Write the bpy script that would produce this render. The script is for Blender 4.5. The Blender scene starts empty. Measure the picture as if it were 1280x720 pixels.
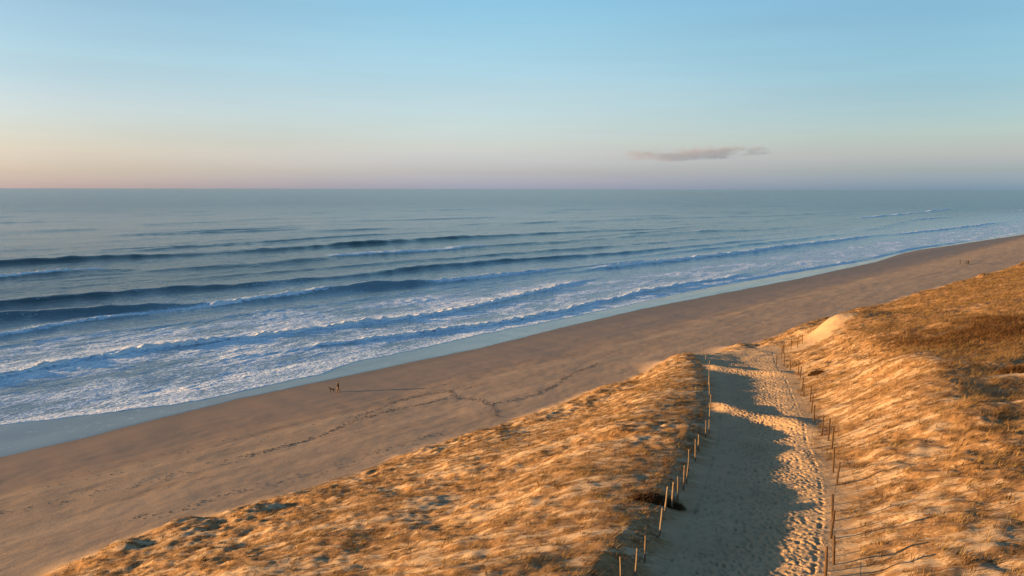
import bpy, bmesh, math, random
import numpy as np
from mathutils import Vector, Matrix

random.seed(7)
RNG = np.random.default_rng(11)
SC = bpy.context.scene
COL = SC.collection

# ------------------------------------------------------------------ camera
cam = bpy.data.cameras.new('camera')
cam.sensor_width = 36.0
cam.lens = 36.0 * 853.0 / 1280.0
cam.clip_start = 0.5
cam.clip_end = 200000.0
camo = bpy.data.objects.new('camera', cam)
COL.objects.link(camo)
camo.location = (0, 0, 32)
camo.rotation_euler = (math.radians(90 - 8.27), math.radians(-0.12), 0)
SC.camera = camo

# ------------------------------------------------------------------ sky, sun, exposure
SUN_EL, SUN_AZ = 3.3, -89.0          # degrees; azimuth clockwise from +Y (view direction)
world = bpy.data.worlds.new('World')
SC.world = world
world.use_nodes = True
wn, wl = world.node_tree.nodes, world.node_tree.links
wn.clear()
sky = wn.new('ShaderNodeTexSky')
sky.sky_type = 'NISHITA'
sky.sun_disc = False
sky.sun_elevation = math.radians(SUN_EL)
sky.sun_rotation = math.radians(SUN_AZ)
sky.altitude = 0
sky.air_density = 1.0
sky.dust_density = 0.2
sky.ozone_density = 4.0
bg = wn.new('ShaderNodeBackground')
bg.inputs['Strength'].default_value = 0.108 * 3.4
wo = wn.new('ShaderNodeOutputWorld')
# colour grade of the sky: by height above the horizon, and by azimuth to / away from the sun
wtc = wn.new('ShaderNodeTexCoord')
wsep = wn.new('ShaderNodeSeparateXYZ')
wl.new(wtc.outputs['Generated'], wsep.inputs[0])
SKY_K = 3.4
SKY_COR = [   # away from the sun, across, towards the sun: (height, rgb)
    [(0.0, (0.529, 1.095, 3.782)), (0.024, (0.894, 1.016, 2.0)), (0.047, (1.531, 1.137, 1.437)), (0.07, (1.849, 1.266, 1.206)), (0.107, (1.948, 1.26, 1.058)), (0.16, (2.082, 1.386, 1.041)), (0.25, (2.449, 1.527, 1.11)), (0.8, (2.3, 1.5, 1.0))],
    [(0.0, (0.957, 1.421, 4.883)), (0.024, (1.386, 1.341, 2.569)), (0.058, (2.291, 1.511, 1.653)), (0.086, (2.882, 1.705, 1.485)), (0.13, (3.575, 1.941, 1.459)), (0.193, (3.732, 2.17, 1.493)), (0.26, (3.474, 2.274, 1.554)), (0.8, (3.1, 1.9, 1.2))],
    [(0.0, (0.863, 0.971, 2.608)), (0.02, (1.088, 0.978, 1.643)), (0.047, (1.617, 1.079, 1.198)), (0.07, (1.913, 1.148, 1.064)), (0.107, (2.326, 1.279, 1.044)), (0.16, (2.528, 1.413, 1.015)), (0.25, (2.674, 1.465, 1.011)), (0.8, (2.5, 1.5, 0.98))]]
def wramp(stops):
    r = wn.new('ShaderNodeValToRGB')
    el = r.color_ramp.elements
    while len(el) < len(stops): el.new(0.5)
    for q, (p, c) in zip(el, stops):
        q.position = p; q.color = (c[0] / SKY_K, c[1] / SKY_K, c[2] / SKY_K, 1)
    wl.new(wsep.outputs['Z'], r.inputs[0])
    return r.outputs[0]
r0, r1, r2 = [wramp(q) for q in SKY_COR]
def wmap(lo, hi):
    m_ = wn.new('ShaderNodeMapRange'); m_.interpolation_type = 'SMOOTHSTEP'
    m_.inputs['From Min'].default_value = lo; m_.inputs['From Max'].default_value = hi
    wl.new(wsep.outputs['X'], m_.inputs['Value'])
    return m_.outputs[0]
def wmix(f, a_, b_, blend='MIX'):
    m_ = wn.new('ShaderNodeMix'); m_.data_type = 'RGBA'; m_.blend_type = blend
    if isinstance(f, float): m_.inputs[0].default_value = f
    else: wl.new(f, m_.inputs[0])
    for i_, q in ((6, a_), (7, b_)): wl.new(q, m_.inputs[i_])
    return m_.outputs[2]
cor = wmix(wmap(0.62, 0.0), r0, r1)
cor = wmix(wmap(0.0, -0.62), cor, r2)
wmp = wn.new('ShaderNodeMapping'); wmp.inputs['Scale'].default_value = (2.2, 2.2, 26.0)
wl.new(wtc.outputs['Generated'], wmp.inputs['Vector'])
wno = wn.new('ShaderNodeTexNoise'); wno.inputs['Scale'].default_value = 1.0; wno.inputs['Detail'].default_value = 4
wl.new(wmp.outputs[0], wno.inputs['Vector'])
wmr = wn.new('ShaderNodeMapRange')
wmr.inputs['From Min'].default_value = 0.3; wmr.inputs['From Max'].default_value = 0.7
wmr.inputs['To Min'].default_value = 0.965; wmr.inputs['To Max'].default_value = 1.035
wl.new(wno.outputs['Fac'], wmr.inputs['Value'])
skc = wmix(1.0, sky.outputs[0], cor, 'MULTIPLY')
wl.new(wmix(1.0, skc, wmr.outputs[0], 'MULTIPLY'), bg.inputs[0])
wl.new(bg.outputs[0], wo.inputs[0])

sl = bpy.data.lights.new('sun', 'SUN')
sl.energy = 5.0
sl.angle = math.radians(0.6)
sl.color = (1.0, 0.56, 0.21)
so = bpy.data.objects.new('sun', sl)
COL.objects.link(so)
e, a = math.radians(SUN_EL), math.radians(SUN_AZ)
sdir = Vector((math.sin(a) * math.cos(e), math.cos(a) * math.cos(e), math.sin(e)))
so.rotation_euler = (-sdir).to_track_quat('-Z', 'Y').to_euler()
so.location = (-200, 0, 100)

SC.view_settings.view_transform = 'Standard'
SC.view_settings.look = 'None'
SC.view_settings.exposure = 1.8
SC.view_settings.gamma = 1.0
SC.cycles.max_bounces = 5
SC.cycles.diffuse_bounces = 2
SC.cycles.glossy_bounces = 2
SC.cycles.volume_bounces = 1
SC.cycles.use_denoising = True
SC.cycles.denoising_prefilter = 'ACCURATE'

# ------------------------------------------------------------------ helpers
def perlin(x, y, seed=0):
    r = np.random.default_rng(seed)
    perm = r.permutation(512)
    ang = r.random(512) * 2 * np.pi
    gx, gy = np.cos(ang), np.sin(ang)
    xi, yi = np.floor(x).astype(np.int64), np.floor(y).astype(np.int64)
    xf, yf = x - xi, y - yi
    def g(ix, iy, dx, dy):
        h = perm[(perm[ix & 511] + iy) & 511]
        return gx[h] * dx + gy[h] * dy
    sx = xf * xf * xf * (xf * (xf * 6 - 15) + 10)
    sy = yf * yf * yf * (yf * (yf * 6 - 15) + 10)
    a0 = g(xi, yi, xf, yf); a1 = g(xi + 1, yi, xf - 1, yf)
    b0 = g(xi, yi + 1, xf, yf - 1); b1 = g(xi + 1, yi + 1, xf - 1, yf - 1)
    u0 = a0 + sx * (a1 - a0); u1 = b0 + sx * (b1 - b0)
    return (u0 + sy * (u1 - u0)) * 1.5

def fbm(x, y, seed=0, octv=4, gain=0.5):
    t, amp = 0, 1.0
    for i in range(octv):
        t = t + amp * perlin(x * 2 ** i + 17.3 * i, y * 2 ** i - 9.1 * i, seed + i)
        amp *= gain
    return t

def sstep(a, b, x):
    t = np.clip((x - a) / (b - a), 0, 1)
    return t * t * (3 - 2 * t)

def smooth_table(xs, ys, lo, hi, step, sig):
    g = np.arange(lo, hi + step, step)
    t = np.interp(g, xs, ys)
    k = np.exp(-0.5 * (np.arange(-int(4 * sig / step), int(4 * sig / step) + 1) * step / sig) ** 2)
    k /= k.sum()
    p = len(k) // 2
    t2 = np.convolve(np.pad(t, p, mode='edge'), k, mode='valid')
    return g, t2

R2 = math.sqrt(0.5)
def uv_of(x, y): return (x + y) * R2, (y - x) * R2
def xy_of(u, v): return (u - v) * R2, (u + v) * R2

# ------------------------------------------------------------------ terrain height
# v: metres towards the sea, u: metres along the shore
PV, PZ = smooth_table(
    [-300, -60, 0, 10, 17, 30, 40, 46, 52, 56, 58.5, 66, 80, 97, 104, 112, 118, 130, 200, 400],
    [22, 20.5, 18.6, 17.4, 16, 12.4, 9.3, 7.4, 5.6, 4.35, 3.15, 2.75, 1.95, 0.62, 0.30, 0.05, -0.3, -1.1, -3, -6],
    -300, 400, 0.25, 0.8)
SHU, SHV = smooth_table([-50, 100, 150, 220, 305, 500, 900], [0, 0, 3.5, 6.5, 11.5, 16, 20], -50, 900, 1.0, 12)
LY, LX = smooth_table([10, 20, 25.4, 29.6, 33, 37, 42, 48.6, 54.7, 60.7, 68.7, 76, 85, 95, 103, 115, 140],
                      [-2, 2.0, 4.6, 6.9, 8.2, 10, 11.9, 14.4, 16.4, 18.3, 20.6, 22.7, 25.0, 27.1, 28.6, 30, 32], 10, 140, 0.25, 1.0)
RY, RX = smooth_table([10, 20, 24, 28.8, 33.3, 39.5, 46.5, 54.3, 60.2, 68.8, 76, 84, 92, 97, 101, 106, 115, 140],
                      [4, 9.6, 11.9, 14.4, 16.7, 19.3, 21.6, 24.6, 26.7, 29.7, 32.2, 34.6, 37.2, 39.0, 40.5, 42.5, 45, 50], 10, 140, 0.25, 1.0)
FY, FZ = smooth_table([10, 25, 33, 44, 54, 70, 85, 99, 110, 120, 140],
                      [17.3, 16.0, 15.2, 13.9, 12.5, 10.5, 8.6, 7.0, 5.4, 4.0, 2.9], 10, 140, 0.25, 2.0)

# gap profile of the ridge that runs along the seaward side of the path
HY, HH = smooth_table([10, 30, 40, 50, 57, 60.5, 64, 68, 76, 84, 88, 91, 94, 97, 100, 106, 112, 140],
                      [1.25, 1.2, 1.15, 1.2, 1.1, 0.5, 0.55, 1.1, 1.05, 0.9, 0.45, 0.45, 0.7, 0.6, 0.4, 0.3, 0.2, 0.2], 10, 140, 0.25, 0.8)

def terrain(x, y, fine=True):
    u, v = uv_of(x, y)
    wob = 1.1 * perlin(u / 13.0, v / 40.0, 3) + 0.5 * perlin(u / 4.0, v / 9.0, 4)
    vs = v + np.interp(u, SHU, SHV) + wob * sstep(30, 50, v)
    z = np.interp(vs, PV, PZ)
    dune = 1 - sstep(55.5, 60.5, vs)
    # rolling relief and hummocks on the dune
    big = 0.9 * perlin(x / 17.0, y / 23.0, 20) + 0.45 * perlin(x / 8.0 + 3, y / 10.0, 21)
    n1 = perlin(x / 3.4, y / 2.6, 22)
    n2 = perlin(x / 1.5, y / 1.1, 23)
    n3 = perlin(x / 0.75, y / 0.55, 26)
    hum = 0.20 * n1 + 0.12 * n2 + 0.085 * n3
    # foredune crest hummocks, higher towards the beach
    edge = np.exp(-((vs - 54.5) / 4.0) ** 2)
    hum2 = np.maximum(0, perlin(u / 5.0, v / 4.0, 24) + 0.15) * 1.2 + np.maximum(0, perlin(u / 2.1, v / 1.7, 27)) * 0.7
    rough = 0.65 + 0.7 * sstep(-0.3, 0.5, perlin(x / 14.0, y / 14.0, 25))
    xl = np.interp(y, LY, LX); xr = np.interp(y, RY, RX)
    W = xr - xl
    al = x - xl                                  # metres right of the sea-side fence
    ar = x - xr                                  # metres right of the land-side fence
    inland = sstep(0, 8, ar)
    bl = np.exp(-(np.clip(al, -99, 0) / 30.0) ** 2)
    zd = z + dune * (big * (0.55 + 0.25 * inland) + hum * rough + edge * hum2 * 0.52)
    # land-side dune stands higher than the path
    zd = zd + dune * inland * (0.6 - 0.2 * sstep(6, 40, ar)) * (1 - sstep(150, 220, u))
    # wind-scooped hollows that lie in shade
    for hx, hy, hd, ha, hb in ((35.5, 46.5, 0.8, 4.5, 2.2), (31.0, 40.5, 0.7, 4.0, 1.8), (41.0, 53.0, 0.7, 4.0, 1.6), (27.0, 34.0, 0.45, 2.6, 1.2), (7.2, 51.3, 0.8, 3.6, 1.0), (3.2, 30.0, 0.6, 3.2, 2.0),
                              (-4.0, 44.0, 0.4, 1.8, 1.2), (-9.0, 52.0, 0.45, 2.0, 1.0), (0.5, 38.5, 0.4, 2.2, 1.0)):
        zd = zd - hd * np.exp(-((x - hx) / ha) ** 2 - ((y - hy) / hb) ** 2)
    # blow-out bluff at the seaward end on the land side
    bx, by = x - 53.0, y - 110.5
    al_, ac_ = bx * 0.85 + by * 0.53, -bx * 0.53 + by * 0.85
    zd = zd + 2.1 * np.exp(-(al_ / np.where(al_ < 0, 4.5, 9.0)) ** 2 - (ac_ / np.where(ac_ > 0, 2.6, 5.0)) ** 2)
    # low sand lip and wind-scooped hollow below the end of the path
    zd = zd + 0.75 * np.exp(-((x - 40.0) / 3.2) ** 2 - ((y - 119.0) / 4.0) ** 2) - 0.5 * np.exp(-((x - 46.5) / 3.0) ** 2 - ((y - 119.0) / 3.5) ** 2)
    # path trough
    fl = np.interp(y, FY, FZ)
    hr = np.interp(y, HY, HH) * (0.50 + 0.12 * (1 - sstep(34, 42, y))) + 0.14 * perlin(y / 6.5, x * 0 + 0.5, 31) + 0.08 * perlin(y / 2.0, x * 0 + 7.5, 32)
    cr = 0.9 * perlin(y / 4.0, x * 0 + 2.5, 35)
    tw = al / W
    prof = (hr - 0.05 * np.clip(-1.5 - al, 0, 20)) * (1 - sstep(-1.9 + cr, 1.2 + 0.4 * cr, al)) + 0.55 * sstep(0.45, 1.02, tw) + 0.95 * sstep(-0.8, 5.0, ar) + sstep(0.5, 3.0, ar) * (hum * rough * 0.9)
    # diagonal swells across the path floor that catch the light
    band = lambda y0, k, w, h: h * np.exp(-((y - (y0 - k * al)) / w) ** 2)
    inp = sstep(-0.5, 1.5, al) * (1 - sstep(0.85, 1.25, tw))
    prof = prof + inp * (band(63.5, 1.45, 2.3, 0.5) + band(91.0, 1.1, 2.2, 0.42)) \
        + inp * 0.10 * perlin(x / 2.4, y / 2.8, 33)
    zp = fl + prof - 0.6 * np.exp(-((x - 6.0) / 3.0) ** 2 - ((y - 51.3) / 1.0) ** 2) + (1 - sstep(-2.5, 0.2, al)) * (hum * rough * 0.9 + 0.35 * big * (1 - sstep(-9, -2, al)))
    m = sstep(-15.0 + 5 * sstep(72, 98, y) - 3 * perlin(y / 9.0, x * 0 + 3.3, 34), -1.0, al) * (1 - sstep(0.5, 11.0 + 3 * perlin(y / 10.0, x * 0 + 8.8, 36), ar)) * (1 - sstep(104, 116, y)) * sstep(8, 14, y)
    z = zd * (1 - m) + zp * m
    # beach undulation
    beach = 1 - dune
    z = z + beach * (1 - m) * (0.05 * perlin(u / 30.0, v / 9.0, 40) + 0.03 * perlin(u / 6.0, v / 2.5, 41) + 0.015 * perlin(u / 1.6, v / 1.1, 43)) * (1 - sstep(88, 96, v))
    z = z + (1 - m * 0.75) * (dune * 0.9 + 0.1 * beach * (1 - sstep(80, 92, v))) * (0.05 * perlin(x / 0.42, y / 0.33, 42))
    return z

def terrain1(x, y):
    return float(terrain(np.array([x], float), np.array([y], float))[0])

def grid_mesh(name, X, Y, Z, keep=None, attrs=None, mat=None, smooth=True):
    n, m = X.shape
    idx = np.arange(n * m).reshape(n, m)
    f = np.stack([idx[:-1, :-1], idx[1:, :-1], idx[1:, 1:], idx[:-1, 1:]], -1).reshape(-1, 4)
    if keep is not None:
        f = f[keep.reshape(-1)]
    co = np.stack([X, Y, Z], -1).reshape(-1, 3)
    used = np.unique(f)
    remap = np.full(len(co), -1, np.int64); remap[used] = np.arange(len(used))
    f = remap[f]; co = co[used]
    # upward winding
    p0, p1, p2 = co[f[0, 0]], co[f[0, 1]], co[f[0, 2]]
    if np.cross(p1 - p0, p2 - p0)[2] < 0:
        f = f[:, ::-1]
    me = bpy.data.meshes.new(name)
    me.vertices.add(len(co)); me.vertices.foreach_set('co', co.astype(np.float32).ravel())
    me.loops.add(f.size); me.loops.foreach_set('vertex_index', f.astype(np.int32).ravel())
    me.polygons.add(len(f))
    me.polygons.foreach_set('loop_start', np.arange(0, f.size, 4, dtype=np.int32))
    me.polygons.foreach_set('use_smooth', np.full(len(f), smooth))
    me.update(calc_edges=True)
    for k, arr in (attrs or {}).items():
        at = me.attributes.new(k, 'FLOAT', 'POINT')
        at.data.foreach_set('value', arr.reshape(-1)[used].astype(np.float32))
    if mat: me.materials.append(mat)
    o = bpy.data.objects.new(name, me); COL.objects.link(o)
    return o

def tag(o, label=None, cat=None, group=None, kind=None):
    if label: o['label'] = label
    if cat: o['category'] = cat
    if group: o['group'] = group
    if kind: o['kind'] = kind
    return o

def graded(lo, hi, segs):
    """segs: list of (upto, spacing) with spacing interpolated linearly."""
    out = [lo]
    while out[-1] < hi:
        s = np.interp(out[-1], [q[0] for q in segs], [q[1] for q in segs])
        out.append(out[-1] + s)
    return np.array(out)

class NT:
    """small node-tree helper"""
    def __init__(self, name):
        self.m = bpy.data.materials.new(name); self.m.use_nodes = True
        self.n, self.l = self.m.node_tree.nodes, self.m.node_tree.links
        self.n.clear()
        self.out = self.n.new('ShaderNodeOutputMaterial')
    def add(self, t, **k):
        o = self.n.new(t)
        for a, b in k.items():
            if a.startswith('i_'):
                key = a[2:]
                o.inputs[int(key) if key.isdigit() else key.replace('_', ' ')].default_value = b
            else:
                setattr(o, a, b)
        return o
    def link(self, a, b): self.l.new(a, b)
    def math(self, op, a, b=None, c=None, clamp=False):
        o = self.n.new('ShaderNodeMath'); o.operation = op; o.use_clamp = clamp
        for i, q in enumerate((a, b, c)):
            if q is None: continue
            if isinstance(q, (int, float)): o.inputs[i].default_value = q
            else: self.l.new(q, o.inputs[i])
        return o.outputs[0]
    def noise(self, vec, scale, detail=4, rough=0.55, dist=0.0):
        o = self.n.new('ShaderNodeTexNoise')
        o.inputs['Scale'].default_value = scale; o.inputs['Detail'].default_value = detail
        o.inputs['Roughness'].default_value = rough; o.inputs['Distortion'].default_value = dist
        if vec is not None: self.l.new(vec, o.inputs['Vector'])
        return o.outputs['Fac']
    def mapping(self, vec, scale=(1, 1, 1), rot=(0, 0, 0)):
        o = self.n.new('ShaderNodeMapping')
        o.inputs['Scale'].default_value = scale; o.inputs['Rotation'].default_value = rot
        self.l.new(vec, o.inputs['Vector']); return o.outputs[0]
    def ramp(self, fac, stops, interp='LINEAR'):
        o = self.n.new('ShaderNodeValToRGB'); o.color_ramp.interpolation = interp
        el = o.color_ramp.elements
        while len(el) < len(stops): el.new(0.5)
        for e_, (p, c) in zip(el, stops):
            e_.position = p
            e_.color = (c[0], c[1], c[2], 1) if hasattr(c, '__len__') else (c, c, c, 1)
        self.l.new(fac, o.inputs[0]); return o.outputs[0]
    def mix(self, fac, a, b, blend='MIX'):
        o = self.n.new('ShaderNodeMix'); o.data_type = 'RGBA'; o.blend_type = blend
        for i, q in ((0, fac), (6, a), (7, b)):
            if isinstance(q, (int, float)): o.inputs[i].default_value = q
            elif isinstance(q, tuple): o.inputs[i].default_value = (q[0], q[1], q[2], 1)
            else: self.l.new(q, o.inputs[i])
        return o.outputs[2]
    def bump(self, h, strength, dist, normal=None):
        o = self.n.new('ShaderNodeBump')
        o.inputs['Strength'].default_value = strength; o.inputs['Distance'].default_value = dist
        self.l.new(h, o.inputs['Height'])
        if normal is not None: self.l.new(normal, o.inputs['Normal'])
        return o.outputs[0]
    def bsdf(self, col, rough=0.9, normal=None, ior=None, spec=None):
        o = self.n.new('ShaderNodeBsdfPrincipled')
        for k, q in (('Base Color', col), ('Roughness', rough), ('Normal', normal)):
            if q is None: continue
            if isinstance(q, (int, float)): o.inputs[k].default_value = q
            elif isinstance(q, tuple): o.inputs[k].default_value = (q[0], q[1], q[2], 1)
            else: self.l.new(q, o.inputs[k])
        if ior: o.inputs['IOR'].default_value = ior
        if spec is not None: o.inputs['Specular IOR Level'].default_value = spec
        return o
    def done(self, sh):
        self.l.new(sh.outputs[0] if hasattr(sh, 'outputs') else sh, self.out.inputs[0]); return self.m
    def attr(self, name):
        o = self.n.new('ShaderNodeAttribute'); o.attribute_name = name; return o.outputs['Fac']
    def pos(self):
        return self.n.new('ShaderNodeNewGeometry').outputs['Position']

# ------------------------------------------------------------------ materials of the setting
SAND = (0.45, 0.34, 0.22)
SAND2 = (0.39, 0.29, 0.185)
PATH_A, PATH_B = (0.40, 0.29, 0.182), (0.35, 0.253, 0.156)
def mat_sand(name):
    t = NT(name); p = t.pos()
    big = t.noise(p, 0.25, 3); mid = t.noise(t.mapping(p, (0.36, 2.0, 1)), 1.2, 6, 0.68); fine = t.noise(t.mapping(p, (0.6, 1.3, 1)), 7.0, 5, 0.75)
    col = t.mix(t.ramp(big, [(0.35, 0.0), (0.65, 1.0)]), SAND, SAND2)
    veg = t.attr('veg')
    lit = t.math('ADD', t.math('MULTIPLY', mid, 0.85), t.math('MULTIPLY', fine, 0.85))
    mask = t.math('MULTIPLY', t.ramp(t.math('ADD', lit, t.math('MULTIPLY', veg, 0.55)), [(0.95, 0.0), (1.12, 1.0)]), 0.85)
    litter_shade = t.mix(t.ramp(t.noise(p, 3.0, 3), [(0.35, 0.0), (0.65, 1.0)]), (0.15, 0.08, 0.032), (0.31, 0.175, 0.07))  # brown plant litter; its sideways-stretched mask also paints in tuft-shadow streaks
    litter_shade = t.mix(t.ramp(veg, [(0.85, 0.0), (1.15, 0.9)]), litter_shade, (0.05, 0.028, 0.014))
    pm = t.attr('trod')
    col = t.mix(pm, col, t.mix(t.ramp(big, [(0.35, 0.0), (0.65, 1.0)]), PATH_A, PATH_B))
    mask = t.math('MULTIPLY', mask, t.math('SUBTRACT', 1.0, pm))
    col = t.mix(mask, col, litter_shade)
    # trodden foot holes
    w = t.n.new('ShaderNodeTexNoise'); w.inputs['Scale'].default_value = 1.2; w.inputs['Detail'].default_value = 2
    t.link(p, w.inputs['Vector'])
    wv = t.n.new('ShaderNodeVectorMath'); wv.operation = 'MULTIPLY_ADD'
    t.link(w.outputs['Color'], wv.inputs[0]); wv.inputs[1].default_value = (0.8, 0.8, 0); t.link(p, wv.inputs[2])
    vo = t.add('ShaderNodeTexVoronoi', feature='F1'); vo.inputs['Scale'].default_value = 2.7; vo.inputs['Randomness'].default_value = 1.0
    t.link(wv.outputs[0], vo.inputs['Vector'])
    vo2 = t.add('ShaderNodeTexVoronoi', feature='F1'); vo2.inputs['Scale'].default_value = 5.0
    t.link(wv.outputs[0], vo2.inputs['Vector'])
    foot = t.attr('foot')
    pit = t.ramp(vo.outputs['Distance'], [(0.12, 0.0), (0.42, 0.85), (0.7, 1.0)], 'EASE')
    pit2 = t.ramp(vo2.outputs['Distance'], [(0.12, 0.0), (0.45, 1.0)], 'EASE')
    h = t.math('MULTIPLY', t.math('ADD', pit, t.math('MULTIPLY', pit2, 0.6)), foot)
    h = t.math('ADD', h, t.math('MULTIPLY', fine, 0.75))
    nr = t.bump(h, 1.0, 0.045)
    return t.done(t.bsdf(col, 0.95, nr, spec=0.1))
def mat_beach():
    t = NT('beach_sand'); p = t.pos()
    damp = t.attr('damp')
    ps = t.mapping(p, (1, 1, 1), (0, 0, math.radians(-45)))
    st = t.noise(t.mapping(ps, (0.06, 0.35, 1)), 1.0, 5, 0.6)
    col = t.mix(t.ramp(st, [(0.35, 0.0), (0.65, 1.0)]), (0.385, 0.28, 0.19), (0.315, 0.228, 0.155))
    d = t.math('ADD', damp, t.math('MULTIPLY', t.math('SUBTRACT', st, 0.5), 0.7))
    dm = t.ramp(d, [(0.35, 0.0), (0.75, 1.0)])
    col = t.mix(dm, col, (0.225, 0.16, 0.108))
    iso = t.noise(t.mapping(ps, (0.035, 0.16, 1)), 1.0, 6, 0.55)
    ln1 = t.ramp(t.math('ABSOLUTE', t.math('SUBTRACT', t.math('FRACT', t.math('MULTIPLY', iso, 7.0)), 0.5)), [(0.0, 1.0), (0.035, 0.55), (0.09, 0.0)])
    brk = t.ramp(t.noise(t.mapping(ps, (0.25, 0.5, 1)), 1.0, 4, 0.7), [(0.45, 0.0), (0.62, 1.0)])
    col = t.mix(t.math('MULTIPLY', t.math('MULTIPLY', ln1, brk), 0.45), col, (0.12, 0.08, 0.055))
    fine = t.noise(p, 4.0, 6, 0.75)
    track = t.noise(t.mapping(ps, (0.5, 1.6, 1)), 1.0, 5, 0.7)
    amp = t.math('SUBTRACT', 1.0, dm)
    h = t.math('MULTIPLY', t.math('ADD', t.math('MULTIPLY', fine, 0.5), t.math('MULTIPLY', track, 0.9)), amp)
    nr = t.bump(h, 0.6, 0.06)
    rg = t.math('SUBTRACT', 0.95, t.math('MULTIPLY', dm, 0.35))
    return t.done(t.bsdf(col, rg, nr, spec=0.2))
def mat_wet():
    t = NT('wet_sand_film'); p = t.pos()
    ps = t.mapping(p, (1, 1, 1), (0, 0, math.radians(-45)))
    st = t.noise(t.mapping(ps, (0.08, 0.4, 1)), 1.0, 4, 0.6)
    col = t.mix(st, (0.11, 0.095, 0.078), (0.15, 0.125, 0.10))
    iso = t.noise(t.mapping(ps, (0.10, 0.3, 1)), 1.0, 5, 0.6)
    ln = t.ramp(t.math('ABSOLUTE', t.math('SUBTRACT', iso, 0.52)), [(0.0, 1.0), (0.012, 0.0)])
    brk = t.ramp(t.noise(t.mapping(ps, (0.6, 1.0, 1)), 1.0, 4, 0.7), [(0.5, 0.0), (0.6, 1.0)])
    col = t.mix(t.math('MULTIPLY', t.math('MULTIPLY', ln, brk), 0.6), col, (0.6, 0.62, 0.64))
    h = t.noise(t.mapping(ps, (0.7, 1.8, 1)), 1.0, 3)
    nr = t.bump(h, 0.25, 0.02)
    return t.done(t.bsdf(col, t.ramp(st, [(0.3, 0.07), (0.7, 0.2)]), nr, ior=1.65))
def mat_sea():
    t = NT('sea_water'); p = t.pos()
    ps = t.mapping(p, (1, 1, 1), (0, 0, math.radians(-45)))
    foam = t.attr('foam'); deep = t.attr('deep')
    # water
    c1 = t.noise(t.mapping(ps, (0.12, 0.5, 0.5)), 1.0, 5, 0.62)
    c2 = t.noise(t.mapping(ps, (0.5, 1.6, 1)), 1.0, 4, 0.6)
    hw = t.math('ADD', t.math('MULTIPLY', c1, 1.0), t.math('MULTIPLY', c2, 0.4))
    far = t.attr('far')
    strk = t.ramp(t.noise(t.mapping(ps, (0.0016, 0.006, 0.006)), 1.0, 4, 0.6), [(0.35, 0.55), (0.65, 1.3)])
    nw = t.bump(t.math('MULTIPLY', hw, t.math('ADD', 0.36, t.math('MULTIPLY', t.math('MULTIPLY', far, strk), 0.15))), 1.0, 1.0)
    wcol = t.mix(deep, (0.16, 0.25, 0.33), (0.030, 0.070, 0.090))
    water = t.bsdf(wcol, t.math('ADD', 0.13, t.math('MULTIPLY', far, 0.10)), nw, ior=1.333)
    # foam lace
    lace = t.noise(t.mapping(ps, (0.22, 0.55, 0.55)), 1.0, 8, 0.70, 0.8)
    vo = t.add('ShaderNodeTexVoronoi', feature='DISTANCE_TO_EDGE'); vo.inputs['Scale'].default_value = 1.0
    wv = t.n.new('ShaderNodeVectorMath'); wv.operation = 'MULTIPLY_ADD'
    w = t.n.new('ShaderNodeTexNoise'); w.inputs['Scale'].default_value = 0.6; w.inputs['Detail'].default_value = 3
    t.link(p, w.inputs['Vector']); t.link(w.outputs['Color'], wv.inputs[0])
    wv.inputs[1].default_value = (2.2, 2.2, 0); t.link(t.mapping(ps, (0.35, 0.6, 0.6)), wv.inputs[2])
    t.link(wv.outputs[0], vo.inputs['Vector'])
    net = t.math('SUBTRACT', 1.0, t.math('MULTIPLY', vo.outputs['Distance'], 2.2))
    n = t.math('ADD', t.math('MULTIPLY', t.math('ADD', t.math('MULTIPLY', t.math('SUBTRACT', lace, 0.5), 1.7), 0.5), 0.75), t.math('MULTIPLY', net, 0.25))
    m = t.math('ADD', n, t.math('SUBTRACT', t.math('MULTIPLY', foam, 1.1), 1.0))
    spk = t.noise(t.mapping(ps, (1.3, 2.1, 2)), 1.0, 3, 0.6)
    m = t.math('ADD', m, t.math('MULTIPLY', t.math('SUBTRACT', spk, 0.5), 1.25))
    mask = t.ramp(m, [(0.0, 0.0), (0.05, 0.45), (0.16, 0.85), (0.3, 1.0)])
    hf = t.math('ADD', t.math('MULTIPLY', lace, 0.5), t.math('MULTIPLY', spk, 1.0))
    nf = t.bump(t.math('MULTIPLY', hf, t.math('ADD', 0.25, t.math('MULTIPLY', foam, 0.9))), 1.0, 0.85)
    fcol = t.ramp(m, [(0.0, (0.32, 0.47, 0.64)), (0.2, (0.48, 0.64, 0.84)), (0.42, (0.70, 0.83, 0.97)), (0.6, (0.95, 0.96, 0.98))])  # blue skylight tinted into the foam colour, whiter where foam is thick
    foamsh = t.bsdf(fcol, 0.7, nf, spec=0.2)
    ms = t.n.new('ShaderNodeMixShader')
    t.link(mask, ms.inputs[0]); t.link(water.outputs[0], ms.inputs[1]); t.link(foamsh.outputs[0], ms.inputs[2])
    return t.done(ms)

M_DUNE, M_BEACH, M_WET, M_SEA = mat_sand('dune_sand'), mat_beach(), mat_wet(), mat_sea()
M_PATH = M_DUNE

# ------------------------------------------------------------------ dune and beach
def veg_at(x, y):
    u, v = uv_of(x, y)
    xr = np.interp(y, RY, RX)
    patch = np.exp(-((y - 71 - 0.1 * (x - 48)) / 7.5) ** 2) * sstep(38, 47, x)
    base = 0.34 + 0.22 * perlin(x / 11.0, y / 4.0, 51) + 0.34 * perlin(x / 3.6, y / 0.8, 52) + 0.26 * perlin(x / 1.2, y / 0.35, 54)
    return np.clip(base + 0.8 * patch + 0.25 * sstep(6, 14, x - xr), -0.3, 1.4)

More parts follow.
